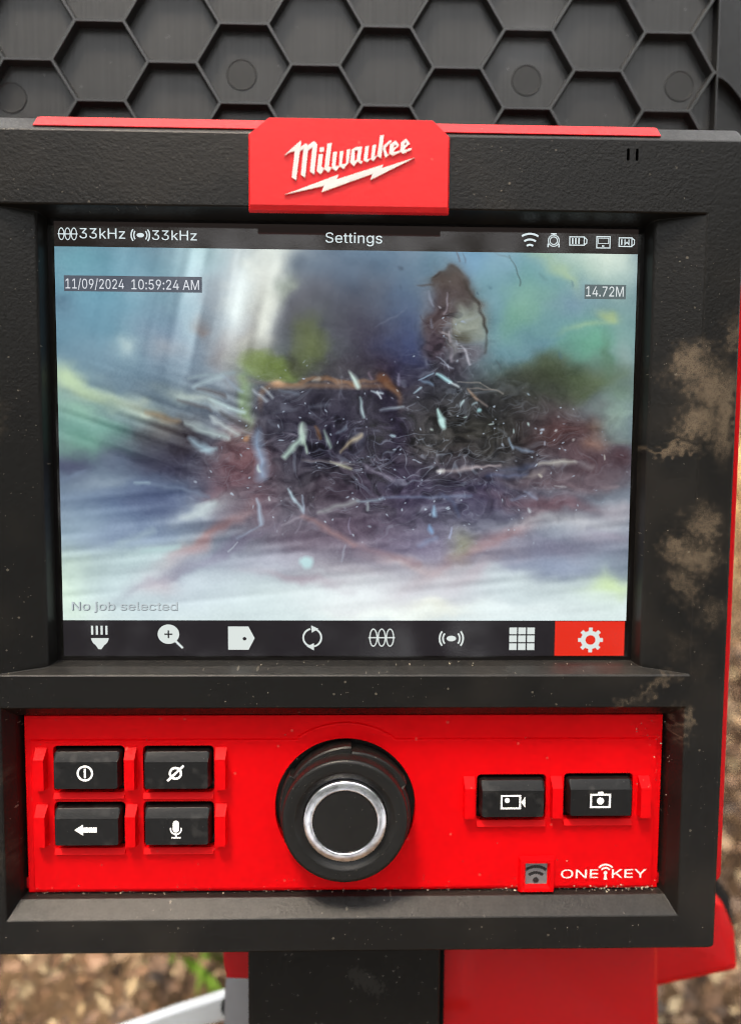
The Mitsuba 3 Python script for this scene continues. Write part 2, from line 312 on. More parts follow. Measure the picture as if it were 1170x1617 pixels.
# the side that turns back from the right edge, with its painted edge highlight and the last rib running on to it
put('honeycomb_panel__side_wing', tm([[152.9, PV0, -44.6], [196, PV0, -64], [196, PV1, -64], [152.9, PV1, -44.6], [152.9, PV0, -47], [196, PV0, -67], [196, PV1, -67], [152.9, PV1, -47]],
    [[0, 1, 2, 3], [5, 4, 7, 6], [1, 5, 6, 2], [4, 0, 3, 7], [3, 2, 6, 7], [4, 5, 1, 0]]), 'wing_plastic')
t = np.linspace(0, 1, 13); curve = [(152 + 24 * a, 154.2 - 17 * max(0, a - .12) ** 1.5, -40.5 - 12 * a) for a in t]
lo, hi = [], []
rv = []
for (a, b, c) in curve: rv += [[a, b, c], [a, b + 1.4, c], [a, b + 1.4, c - 8], [a, b, c - 8]]
rf = []
for k in range(len(curve) - 1):
    for q in range(4): rf.append([k * 4 + q, (k + 1) * 4 + q, (k + 1) * 4 + (q + 1) % 4, k * 4 + (q + 1) % 4])
put('honeycomb_panel__wing_rib', tm(rv, rf), 'wing_plastic')
put('honeycomb_panel__edge_highlight', prism(rect(152.05, 152.85, PV0, PV1), -48, -43.6, .3), 'grey_metal')  # pale strip standing in for the highlight along the bent edge
for cu, cv in ((-139.2, 142.4), (-44.9, 153.2), (73.5, 153.2), (138.0, 152.1)):
    put('honeycomb_panel__round_mark', lathe([(6.4, -44.55), (6.2, -44.1), (5.8, -44.1), (5.6, -44.35), (0.01, -44.33)], 48, (cu, cv)), 'mark_plastic', smooth=25)

# ------------------------------------------------------------------ the stand below the monitor
labels['monitor_stand'] = {'label': 'black post between red plastic brackets carrying the monitor from below', 'category': 'stand'}
put('monitor_stand__post', prism(rrect(-38.6, 37.4, -420, -186, 2.0), -34, -5, 1.2), 'post_plastic')
labels['monitor_stand__post'] = {'label': 'scuffed black post'}
put('monitor_stand__post_flange', prism(rect(37.6, 39.6, -420, -186), -34, -9), 'dark_gap')
u = np.linspace(39.8, 131.6, 48); vv = np.linspace(-300, -188, 60); uu, vg = np.meshgrid(u, vv, indexing='ij')
wz = -20 + 0.055 * np.maximum(0, (-209 - vg) * 0.84 + (70 - uu) * 0.55).clip(0, 60) + 1.2 / (1 + np.exp(np.maximum(uu - 50.5, vg * 0 - 232 - (-vg) * -1) * 1.0).clip(0, 1e6)) * (uu < 56)
wz -= 2.0 * np.clip((uu - 128.4) / 3.2, 0, 1) ** 2
n0, n1 = wz.shape; i, j = np.meshgrid(np.arange(n0 - 1), np.arange(n1 - 1), indexing='ij')
bf = np.stack([i * n1 + j, (i + 1) * n1 + j, (i + 1) * n1 + j + 1, i * n1 + j + 1], -1).reshape(-1, 4)
uu2 = uu + np.clip((uu - 110) / 21.6, 0, 1) * (-209 - vg) * 0.045
rim = np.concatenate([np.stack([uu2, vg, wz], -1)[0], np.stack([uu2, vg, wz], -1)[1:, -1], np.stack([uu2, vg, wz], -1)[-1, ::-1][1:], np.stack([uu2, vg, wz], -1)[::-1, 0][1:-1]])
back = rim.copy(); back[:, 2] = -52
put('monitor_stand__bracket', [tm(np.stack([uu2, vg, wz], -1).reshape(-1, 3), bf), loft([rim, back])], 'red_shell', smooth=25)
labels['monitor_stand__bracket'] = {'label': 'wide red bracket right of the black post'}
put('monitor_stand__bracket', prism(np.array([(-51.2, -186), (-51.0, -215), (-49.8, -221.4), (-39.0, -221.9), (-39.0, -186)]), -40, -20, 1.0), 'red_shell')
labels['monitor_stand__bracket_001'] = {'label': 'narrow red bracket left of the black post'}
put('monitor_stand__mounting_plate', prism(np.array([(-50.2, -221.0), (-51.4, -230), (-54, -300), (-39.0, -300), (-39.0, -221.0)]), -44, -25, .8), 'grey_metal')
def ball(u, v, w, r):
    m = trimesh.creation.icosphere(4, r); m.apply_translation((u, v, w)); return m
labels['reel_frame'] = {'label': 'red rounded frame arm with a black tip and white reel rim, low behind the stand', 'category': 'reel frame'}
ap = np.array([(120, -203), (168.6, -204.5), (174.5, -209.5), (180, -220.9), (181.9, -239), (180.5, -241), (144.9, -248.4), (120, -252)])
put('reel_frame__arm', prism(ap, -84, -45, 6.0), 'red_shell', smooth=40)
put('reel_frame__arm_tip', prism(np.array([(160, -206), (178, -206), (187.9, -216), (198.7, -229.8), (203, -262), (186, -262)]), -104, -86, 3.0), 'rubber', smooth=35)
rimp = [(-20, -248.5), (-48, -257.3), (-83, -268.5), (-120, -282), (-122, -290), (-84, -279.5), (-48, -270), (-20, -262)]
put('reel_frame__reel_rim', prism(np.array(rimp[::-1]), -66, -60, 1.5), 'white_plastic')
put('reel_frame__bolt', lathe([(4.6, -60.2), (4.6, -57), (3.4, -56), (.01, -56)], 24, (-54.5, -263.5)), 'dark_gap')

# ------------------------------------------------------------------ the monitor: frame
P, box = sg.Polygon, sg.box
labels['monitor'] = {'label': 'black and red rugged inspection monitor with a lit display, keys and a dial', 'category': 'monitor'}
def rl(u0, u1, v0, v1, w, r=0.0):
    return at(rrect(u0, u1, v0, v1, max(r, 0.02), 5), w)
outer = [(-138.4, 138.4, -187.8, 112.2, -22, 2), (-138.4, 138.4, -187.8, 112.2, 5.6, 2), (-138.3, 138.3, -187.7, 111.7, 6.3, 2), (-138.2, 138.2, -187.6, 106.4, 11.3, 1.8), (-137.9, 137.9, -187.2, 105.9, 11.8, 1.6), (-137.4, 137.4, -186.8, 105.4, 12, 1.4)]
hole1 = [(-125.4, 125.4, -83.5, 81.6, 12, .6), (-125.0, 125.0, -83.1, 81.2, 11.8, .5), (-124.7, 124.7, -82.8, 80.9, 11.4, .4), (-109.9, 109.9, -81.7, 80.6, 6.6, .3), (-109.1, 109.1, -81.55, 80.5, 6.2, .3), (-108.6, 108.6, -81.4, 80.45, 5.4, .3), (-107.8, 107.8, -80.8, 80.1, -.6, .2)]
hole2 = [(-124.3, 124.3, -174.9, -94.7, 12, .6), (-123.9, 123.9, -174.5, -95.1, 11.8, .5), (-123.6, 123.6, -174.2, -95.4, 11.4, .4), (-121.4, 121.4, -170.1, -99.3, 6.0, .3), (-121.2, 121.2, -169.9, -99.6, 5.6, .3), (-120.4, 120.4, -169.5, -100.9, .8, .2)]
lo = [rl(*a) for a in outer]; h1 = [rl(*a) for a in hole1]; h2 = [rl(*a) for a in hole2]
slots = [rrect(cu - .5, cu + .5, 98.5, 102.7, .45, 4) for cu in (96.5, 99.6)]
bez = [loft(lo), loft(h1), loft(h2), cap(sg.Polygon(lo[-1][:, :2], [h1[0][:, :2], h2[0][:, :2]] + slots), 12.0), cap(sg.box(-120.5, -169.6, 120.5, -100.8), .7), cap(sg.Polygon(lo[0][:, :2]), -22.0)]
put('monitor__bezel', bez, 'rubber', smooth=28)
labels['monitor__bezel'] = {'label': 'black rubber frame, muddy along its right side'}
for cu in (96.5, 99.6):
    q = rrect(cu - .5, cu + .5, 98.5, 102.7, .45, 4); put('monitor__bezel__vent_slot', [loft([at(q[::-1], 6), at(q[::-1], 12)]), cap(P(q), 6.0)], 'dark_gap')
for pts, w1 in ((rrect(136.5, 141.2, -186.5, -169.5, 1.5, 4), 7.0),):
    put('monitor__bezel__corner_guard', prism(pts, -20, w1, 1.6), 'rubber')
# red shell showing at the right, the bottom and the top
put('monitor__back_shell', prism(rrect(-145.6, 145.3, -168.6, 103, 4, 4), -34, 2.0, 1.2, [rect(-137, 137, -164, 98)]), 'red_shell')
put('monitor__trim_strip', prism(rect(-104, -67, -188.7, -187), -14, 4.5, .4), 'red_shell')
labels['monitor__trim_strip'] = {'label': 'thin red strip under the bottom edge'}
for ua, ub, ea, eb in ((-107.6, -26.0, 1.0, 0), (27.0, 108.3, 0, 1.0)):
    a, b = np.array([107.3, 10.9]), np.array([112.0, 6.6]); nrm = np.array([5.0, 5.4]) / 7.36 * .3
    A, B = a + nrm, b + nrm
    put('monitor__trim_strip', tm([[ua, a[0], a[1]], [ub, a[0], a[1]], [ub, b[0], b[1]], [ua, b[0], b[1]], [ua + ea * .3, A[0], A[1]], [ub - eb * .3, A[0], A[1]], [ub - eb, B[0], B[1] - .2], [ua + ea, B[0], B[1] - .2]],
        [[4, 5, 6, 7], [0, 1, 5, 4], [1, 2, 6, 5], [2, 3, 7, 6], [3, 0, 4, 7]]), 'badge_plastic', smooth=False)
labels['monitor__trim_strip_001'] = {'label': 'red strip along the top edge, left of the badge'}
labels['monitor__trim_strip_002'] = {'label': 'red strip along the top edge, right of the badge'}

# badge with its raised lettering
bp = ccw([(-34.2, 79.4), (34.4, 79.4), (34.4, 104.9), (28.5, 110.4), (-27.2, 110.4), (-34.2, 104.7)])
loops = [at(bp, 11.0), at(bp, 12.9), at(inset(bp, .2), 13.3)]
top = inset(bp, .6); top[top[:, 1] < 82, 1] = 81.2
loops.append(at(top, 14.0))
put('monitor__badge', [loft(loops), cap(sg.Polygon(top), 14.0)], 'badge_plastic', smooth=20)
labels['monitor__badge'] = {'label': 'red badge plate with white lettering and a lightning bolt'}
def logo(p, ox=0): return [((x + ox) * 0.0222 - 23.87, 106.57 - y * 0.0222 + (x + ox) * 0.00008) for x, y in p]
LETTERS = [
    [[(85, 420), (335, 198), (347, 212), (332, 300), (268, 782), (203, 740), (250, 352), (180, 365)], [(318, 300), (418, 234), (458, 268), (405, 742), (341, 700), (383, 318), (318, 356)], [(440, 272), (542, 198), (592, 250), (545, 692), (480, 650), (518, 288), (450, 338)]],
    [[(630, 296), (694, 286), (692, 348), (624, 356)], [(614, 396), (677, 388), (655, 575), (700, 612), (640, 687), (583, 642)]],
    [[(745, 235), (812, 225), (768, 575), (818, 588), (762, 657), (697, 612)]],
    [[(833, 362), (893, 350), (866, 565), (936, 562), (877, 640), (810, 590)], [(935, 350), (992, 338), (967, 540), (1030, 528), (1040, 322), (1096, 312), (1068, 515), (988, 604), (924, 562)]],
    [[(1115, 320), (1180, 283), (1276, 270), (1246, 478), (1288, 490), (1256, 529), (1208, 490), (1150, 562), (1090, 506)]],
    [[(1325, 272), (1381, 260), (1354, 460), (1410, 442), (1434, 250), (1490, 240), (1464, 420), (1515, 395), (1448, 482), (1402, 452), (1350, 502), (1296, 470)]],
    [[(1548, 105), (1607, 95), (1566, 442), (1506, 402)], [(1590, 300), (1598, 258), (1695, 174), (1728, 178), (1626, 292), (1664, 384), (1700, 372), (1628, 430)]],
    [[(1700, 232), (1785, 176), (1842, 245), (1758, 318), (1768, 350), (1862, 318), (1868, 338), (1742, 402), (1688, 362)]],
    [[(1870, 202), (1942, 146), (2006, 216), (1926, 286), (1934, 312), (2030, 282), (2032, 302), (1906, 368), (1858, 332)]]]
HOLES = {4: [(1163, 334), (1212, 322), (1190, 470), (1162, 488)], 7: [(1758, 250), (1790, 236), (1802, 258), (1760, 290)], 8: [(1920, 216), (1944, 198), (1958, 220), (1922, 250)]}
for k, strokes in enumerate(LETTERS):
    shape = unary_union([sg.Polygon(logo(s)).buffer(0) for s in strokes])
    if k in HOLES: shape = shape.difference(sg.Polygon(logo(HOLES[k])))
    put('monitor__badge__raised_letter', solid(shape, 13.9, 14.75), 'white_raised', smooth=False)
bolt = logo([(95, 1000), (915, 692), (880, 766), (1600, 535), (1575, 590), (2080, 425), (1405, 765), (1437, 672), (655, 957), (695, 860)])
put('monitor__badge__lightning_bolt', solid(sg.Polygon(bolt), 13.9, 14.75), 'white_raised', smooth=False)

# ------------------------------------------------------------------ the display
BLOBS = [(78,127,182,129,0,112,152,178,1,0), (36,64,75,53,0,114,160,178,0.7,0), (18,139,30,28,0,92,112,135,0.6,0), (153,126,65,97,0,124,156,176,0.6,0),  # some blobs paint glare and reflections of the cover glass into the picture
(229,72,65,75,0,150,180,196,0.8,0), (195,201,76,65,20,128,140,165,0.8,0), (277,125,59,141,6,165,172,188,0.9,0), (261,40,48,43,0,170,192,202,0.8,0),
(358,81,56,130,12,200,198,198,1,0), (334,199,44,65,15,160,150,152,0.8,0), (380,54,28,108,10,238,236,232,1,0), (360,140,20,81,18,226,222,216,0.9,0),
(396,107,15,30,25,196,206,176,0.8,0), (309,82,13,130,5,205,206,214,0.5,0), (287,221,28,44,0,128,116,124,0.6,0), (228,158,15,97,12,170,190,208,0.4,0),
(117,210,22,22,0,196,208,214,0.7,0), (186,214,32,22,0,170,170,182,0.6,0), (249,173,11,15,0,150,115,105,0.4,0), (494,122,93,120,-10,86,88,104,1,0),
(423,145,44,76,20,80,78,92,0.9,0), (553,47,120,49,0,98,122,150,0.9,0), (510,79,65,44,0,92,104,128,0.6,0), (544,197,77,77,0,72,64,80,0.9,0),
(494,252,66,33,0,64,58,66,0.9,0), (598,121,49,66,0,94,108,138,0.7,0), (610,207,55,66,0,66,74,118,0.9,0), (566,251,44,33,0,70,54,70,0.8,0),
(610,262,44,44,0,58,54,86,0.8,0), (817,75,165,77,0,118,156,172,1,0), (852,172,133,78,0,116,152,154,1,0), (807,151,55,66,30,122,164,146,0.8,0),
(890,128,55,33,-20,120,142,166,0.8,0), (841,194,67,29,-30,108,140,164,0.8,0), (936,198,67,45,-10,114,168,148,0.9,0), (979,149,33,89,0,132,160,166,0.7,0),
(916,63,66,29,30,160,180,172,0.8,0), (946,36,62,38,20,232,236,228,0.95,0), (977,79,29,44,0,170,186,186,0.5,0), (838,32,40,20,0,160,184,156,0.5,0),
(877,75,15,40,-35,196,206,150,0.45,0), (954,149,18,11,40,204,206,130,0.5,0), (918,166,44,7,-10,180,198,156,0.4,0), (712,55,55,44,0,118,154,190,0.8,0),
(752,130,33,66,10,118,152,172,0.7,0), (775,216,44,33,0,112,150,170,0.7,0), (981,220,22,34,0,150,166,170,0.7,0), (843,259,100,31,-4,74,80,66,1,0),
(805,287,67,33,0,62,66,56,0.9,0), (921,270,67,27,-12,92,106,74,0.9,0), (978,286,34,20,0,104,124,104,0.7,0), (948,226,9,33,0,86,112,92,0.5,0),
(854,237,45,22,0,80,88,64,0.7,0), (973,319,40,38,0,150,172,166,1,0), (923,338,25,18,0,160,140,120,0.8,0), (986,358,29,11,0,140,160,156,0.7,0),
(31,310,65,32,24,160,190,176,0.9,0), (85,299,119,20,26,196,206,186,0.95,0), (30,263,50,15,28,196,212,180,0.9,0), (155,325,65,15,24,206,206,190,0.9,0),
(226,296,54,13,16,196,206,206,0.9,0), (62,364,103,54,10,116,160,152,1,0), (29,392,54,30,0,134,176,158,0.8,0), (128,331,65,15,30,110,128,138,0.7,0),
(95,326,87,9,26,100,120,130,0.5,0), (600,360,277,111,0,58,52,64,1,0.3), (423,318,110,66,0,70,64,78,0.9,0), (512,372,122,77,0,54,48,68,0.9,0),
(734,359,134,89,0,56,54,52,1,0), (667,393,78,56,0,66,60,58,0.8,0), (578,350,27,100,0,46,38,60,0.8,0), (368,318,44,55,0,96,92,108,0.8,0),
(490,461,156,56,0,86,72,80,0.9,0), (601,460,123,56,0,70,60,84,0.9,0), (736,471,123,56,0,78,72,98,0.9,0), (192,391,88,49,8,58,54,72,1,0), (177,347,44,28,0,80,72,76,0.8,0),
(154,419,88,20,8,66,58,76,0.9,0), (18,414,44,28,0,76,72,100,0.9,0), (94,413,55,24,10,96,104,128,0.8,0), (215,363,26,24,0,62,54,64,0.8,0),
(318,401,51,51,-30,122,88,96,1,0), (302,363,29,33,0,130,104,108,0.7,0), (285,451,66,44,-35,118,84,94,0.9,0), (346,484,44,55,0,104,82,96,0.8,0),
(879,347,67,49,0,92,64,66,0.9,0), (925,402,79,38,4,92,70,78,1,0), (881,436,113,23,4,120,100,110,0.9,0), (987,397,27,34,0,80,58,66,0.9,0),
(941,369,25,18,0,150,110,100,0.7,0), (103,485,142,61,6,96,110,144,1,0), (169,474,77,37,8,86,94,128,0.9,0), (37,519,77,55,0,140,156,180,0.8,0),
(113,540,99,33,-14,128,140,172,0.8,0), (61,441,65,15,-14,140,150,168,0.6,0), (246,484,55,15,-20,190,196,206,0.9,0), (224,540,66,24,-30,150,150,168,0.8,0),
(146,574,88,26,-20,168,184,192,0.9,0), (257,529,99,13,-34,160,120,124,0.8,0), (190,585,100,15,-32,170,138,150,0.7,0), (13,630,66,66,0,206,220,204,1,0),
(123,630,111,55,0,178,190,200,1,0), (256,624,122,44,-10,176,182,198,1,0), (190,602,77,11,-24,120,114,136,0.8,0), (295,557,89,13,-28,112,106,134,0.8,0),
(167,624,33,18,0,190,168,180,0.5,0), (512,539,156,51,6,98,80,96,1,0), (423,550,78,45,0,108,92,110,0.8,0), (647,561,135,49,0,108,96,124,1,0),
(367,584,100,29,0,150,148,170,0.9,0), (513,601,123,29,8,150,136,152,0.9,0), (378,646,123,45,0,188,196,206,1,0), (524,652,135,40,4,206,206,214,1,0),
(670,629,124,50,0,178,172,186,1,0), (660,669,68,16,0,220,206,190,0.8,0), (581,675,102,14,0,224,224,226,0.8,0), (423,612,78,9,8,150,126,144,0.6,0),
(829,628,136,45,6,178,184,194,1,0), (873,560,147,34,0,122,118,142,1,0), (885,588,102,18,6,110,116,144,0.9,0), (771,538,158,18,-28,150,118,128,0.85,0),
(894,513,124,16,2,176,172,184,0.95,0), (963,537,57,16,4,150,140,160,0.8,0), (871,481,124,16,6,122,92,104,0.8,0), (984,492,29,23,0,170,160,174,0.7,0),
(955,645,69,39,0,196,204,208,1,0), (971,622,46,18,-10,190,206,158,0.8,0), (784,669,136,18,0,206,210,218,0.9,0), (738,595,68,16,-30,160,140,154,0.6,0),
(709,549,20,29,0,128,126,104,0.7,0), (602,584,67,11,16,186,160,166,0.6,0), (496,663,45,11,0,200,196,206,0.5,0), (371,240,55,26,8,120,134,74,0.9,0.5),
(437,204,37,50,6,102,108,68,0.8,0.35), (412,236,15,33,-30,74,72,68,0.6,0.2), (322,277,14,37,10,160,186,136,0.6,0), (320,319,13,28,0,150,176,124,0.5,0),
(467,269,104,5,1,142,106,86,0.8,0.3), (572,269,29,10,25,118,80,62,0.9,0.3), (371,268,11,9,0,226,180,150,0.9,0.2), (330,362,8,7,0,220,160,120,0.8,0.2),
(652,84,14,16,-25,64,48,42,1,0.4), (672,75,18,15,10,60,46,40,1,0.4), (685,94,24,24,40,70,54,48,1,0.4), (661,105,22,24,0,76,60,54,1,0.3),
(702,118,18,29,-30,66,54,50,0.95,0.3), (677,152,44,59,4,92,78,82,1,0.3), (637,129,16,24,10,120,126,146,0.9,0.1), (653,147,18,33,0,72,56,60,0.8,0.1),
(709,161,19,33,-16,156,158,152,0.95,0.3), (703,139,13,15,-20,140,142,138,0.7,0.1), (701,178,12,12,30,84,80,70,0.9,0.2), (658,201,26,33,0,74,60,72,0.95,0.2),
(707,217,27,24,0,100,92,104,0.9,0.2), (678,241,44,22,0,64,58,70,0.95,0.2), (689,201,11,22,-20,120,114,118,0.6,0.1), ]
STRANDS = [(503,250,515,276,12.1,200,214,214,1,4.4), (518,295,526,324,7.7,160,176,186,0.95,3.3), (421,338,417,373,13.2,176,190,186,1,4.4),
(419,362,390,397,11.0,170,186,184,1,4.4), (417,362,428,388,6.6,170,186,180,0.9,3.3), (440,342,445,362,6.6,120,84,60,0.9,4.4), (454,350,465,377,7.7,160,176,174,0.9,4.4),
(489,385,525,359,6.6,196,176,152,0.95,4.4), (467,403,507,414,6.6,186,180,160,0.95,4.4), (421,401,512,405,5.5,150,140,146,0.7,4.4),
(346,351,348,428,19.8,156,176,210,0.9,11.0), (340,412,344,420,6.6,210,222,228,0.8,3.3), (396,450,408,472,7.7,180,196,214,0.95,3.3),
(408,470,421,490,6.6,180,192,210,0.9,3.3), (421,463,423,495,4.4,170,180,204,0.9,3.3), (421,500,384,517,4.4,160,150,166,0.8,3.3),
(423,500,410,528,3.3,150,140,160,0.7,3.3), (421,500,512,550,10.0,158,124,130,0.9,6.7), (512,550,625,584,8.9,150,120,132,0.7,7.8),
(451,497,512,474,8.9,160,158,166,0.9,5.6), (512,474,557,465,7.8,150,160,180,0.9,4.5), (557,465,713,466,5.6,128,136,166,0.85,4.5),
(532,474,534,490,5.6,176,182,192,0.9,3.3), (508,505,505,532,3.3,150,140,170,0.7,2.2), (496,552,492,579,4.5,170,170,190,0.8,3.4),
(341,473,346,513,7.7,176,190,216,0.9,4.4), (346,513,312,540,4.4,160,170,196,0.7,4.4), (312,546,295,560,2.2,200,206,220,0.8,2.2),
(361,468,363,475,3.3,210,216,224,0.9,2.2), (528,407,576,436,7.8,126,118,138,0.8,4.4), (561,315,600,308,6.6,150,156,172,0.9,3.3),
(542,284,564,288,4.4,180,190,206,0.9,2.2), (553,284,562,297,4.4,200,206,220,0.9,2.2), (591,251,593,268,5.5,140,132,160,0.8,3.3),
(533,251,540,262,4.4,140,120,136,0.8,3.3), (572,356,580,358,5.5,180,200,214,0.9,2.2), (619,283,630,275,4.4,170,190,210,0.9,2.2),
(626,261,645,250,4.4,160,180,206,0.9,2.2), (630,261,648,272,5.5,130,150,180,0.8,3.3), (478,355,496,346,5.5,130,140,160,0.8,4.4),
(390,353,408,362,3.3,150,140,160,0.7,3.3), (336,282,357,301,6.6,180,184,200,0.9,4.4), (351,277,368,294,5.5,196,200,212,0.8,4.4),
(379,281,412,290,5.5,120,126,146,0.7,4.4), (432,309,467,307,4.4,120,122,140,0.7,4.4), (434,268,445,263,5.5,190,186,186,0.7,4.4), (652,252,679,263,8.8,170,206,220,1,3.3),
(679,263,690,272,5.5,200,206,216,0.9,3.3), (693,263,732,265,3.3,150,140,140,0.8,2.2), (732,265,771,284,3.3,150,140,138,0.8,2.2),
(712,276,754,276,3.3,140,128,128,0.8,2.2), (708,278,724,296,6.7,170,140,124,0.9,4.4), (719,293,746,304,3.3,170,150,150,0.8,3.3), (655,316,671,342,11.1,186,216,220,1,3.3),
(693,305,701,298,4.4,190,210,220,0.9,2.2), (715,304,724,302,3.3,180,200,216,0.8,2.2), (726,313,733,311,5.6,160,200,214,0.9,2.2),
(702,322,706,320,3.3,190,210,214,0.9,2.2), (744,337,751,336,4.5,210,220,226,0.9,2.2), (789,344,791,348,4.5,190,206,216,0.9,2.2),
(815,334,818,337,4.5,190,210,214,0.9,2.2), (839,345,843,344,4.5,190,200,226,0.9,2.2), (863,346,865,345,4.5,196,196,206,0.9,2.2),
(867,321,869,320,3.4,180,186,200,0.7,2.2), (815,284,817,285,4.5,170,186,206,0.8,2.2), (647,345,651,345,3.3,210,220,220,0.9,2.2),
(783,359,792,377,5.6,150,166,190,0.9,3.4), (792,374,826,383,7.8,130,144,172,0.8,4.5), (848,364,850,370,4.5,176,176,196,0.8,2.2),
(897,365,899,367,4.5,190,184,190,0.8,2.2), (953,391,954,400,3.4,210,206,206,0.9,2.3), (654,420,668,420,7.8,206,200,204,1,3.3), (668,420,768,408,5.6,176,160,168,0.9,3.3),
(835,408,897,403,7.9,186,178,176,0.9,4.5), (897,403,931,411,6.7,150,140,150,0.7,5.6), (813,425,842,421,11.2,150,136,140,0.7,5.6),
(836,423,842,428,4.5,206,196,190,0.8,2.2), (768,417,824,408,9.0,96,106,140,0.6,6.7), (746,430,813,421,9.0,104,116,156,0.6,6.7), (868,443,888,447,4.5,186,180,190,0.8,3.4),
(949,445,976,445,6.8,140,124,134,0.8,4.5), (814,452,837,468,5.6,146,152,180,0.8,4.5), (823,484,826,490,5.6,200,206,220,0.9,3.4),
(792,470,814,461,4.5,130,136,166,0.7,4.5), (653,482,655,498,9.0,150,180,214,0.95,4.5), (646,516,648,527,10.1,140,170,216,0.95,4.5),
(687,518,684,538,4.5,170,176,216,0.9,3.4), (668,460,698,495,5.6,110,118,150,0.7,5.6), (624,552,658,538,9.0,140,150,186,0.7,6.7),
(418,581,431,583,24.5,196,222,232,0.95,5.6), (259,300,319,317,8.7,180,196,204,0.9,4.4), (227,265,303,254,6.5,150,164,176,0.8,5.4),
(237,278,281,260,7.6,170,184,196,0.8,4.4), (281,260,318,282,6.5,150,160,180,0.8,4.4), (244,282,281,289,7.6,72,62,66,0.8,5.4), (205,298,259,319,6.5,90,80,86,0.7,5.4),
(275,319,305,336,9.8,80,74,80,0.8,6.6), (215,339,291,363,13.1,180,190,196,0.9,6.6), (259,330,309,358,7.7,200,206,212,0.9,5.5), (221,363,258,387,13.1,156,176,196,0.9,6.6),
(245,385,269,383,6.6,170,190,206,0.8,5.5), (150,318,200,335,10.9,172,140,112,0.6,6.5), (126,443,153,445,5.5,150,166,186,0.9,3.3),
(153,445,258,462,5.5,120,130,156,0.8,5.5), (213,501,268,473,15.4,196,202,212,0.9,7.7), (102,552,158,524,11.0,170,184,196,0.6,8.8),
(141,565,201,554,9.9,176,200,206,0.7,7.7), (1,441,39,424,6.5,120,132,160,0.7,5.4), (694,88,721,130,5.5,58,48,44,0.9,4.4), (721,130,735,173,5.5,58,52,50,0.9,3.3),
(735,173,735,212,4.4,66,64,64,0.8,4.4), (619,103,646,99,3.3,78,66,66,0.8,2.2), (624,149,653,174,3.3,70,58,70,0.8,2.2), (645,84,654,75,4.4,50,38,34,0.8,3.3),
(676,64,687,73,5.5,56,44,38,0.8,3.3), (772,48,798,99,2.2,70,84,88,0.85,2.2), (750,44,772,52,2.2,90,100,110,0.6,3.3), (687,37,691,58,3.3,90,80,90,0.7,2.2),
(699,47,702,60,2.2,80,80,96,0.7,2.2), (586,70,591,74,6.5,66,80,100,0.8,3.3), (589,102,593,108,5.5,74,86,106,0.6,3.3), (543,170,598,140,2.2,120,124,146,0.6,2.2),
(746,103,749,108,4.4,80,110,128,0.7,3.3), (724,111,726,115,3.3,70,86,104,0.8,2.2), (883,91,886,98,5.5,88,112,126,0.6,3.3), (836,77,843,84,6.6,100,128,134,0.5,4.4),
(871,215,873,222,6.7,84,110,126,0.6,4.4), (759,227,770,240,2.2,76,80,88,0.7,2.2), (669,112,670,131,3.3,150,140,156,0.9,2.2), (670,131,666,146,3.3,150,136,150,0.8,2.2),
(655,133,659,135,4.4,176,170,186,0.8,2.2), (680,174,682,191,4.4,160,150,160,0.9,2.2), (666,174,680,180,3.3,170,160,168,0.8,2.2),
(698,200,716,232,4.4,176,170,186,0.9,2.2), (680,204,683,228,5.5,140,130,146,0.8,3.3), (654,218,678,237,3.3,170,174,196,0.8,2.2),
(646,153,651,166,4.4,130,130,150,0.8,3.3), (636,112,644,133,4.4,146,150,172,0.8,3.3), (661,233,687,239,3.3,160,160,180,0.8,2.2), ]

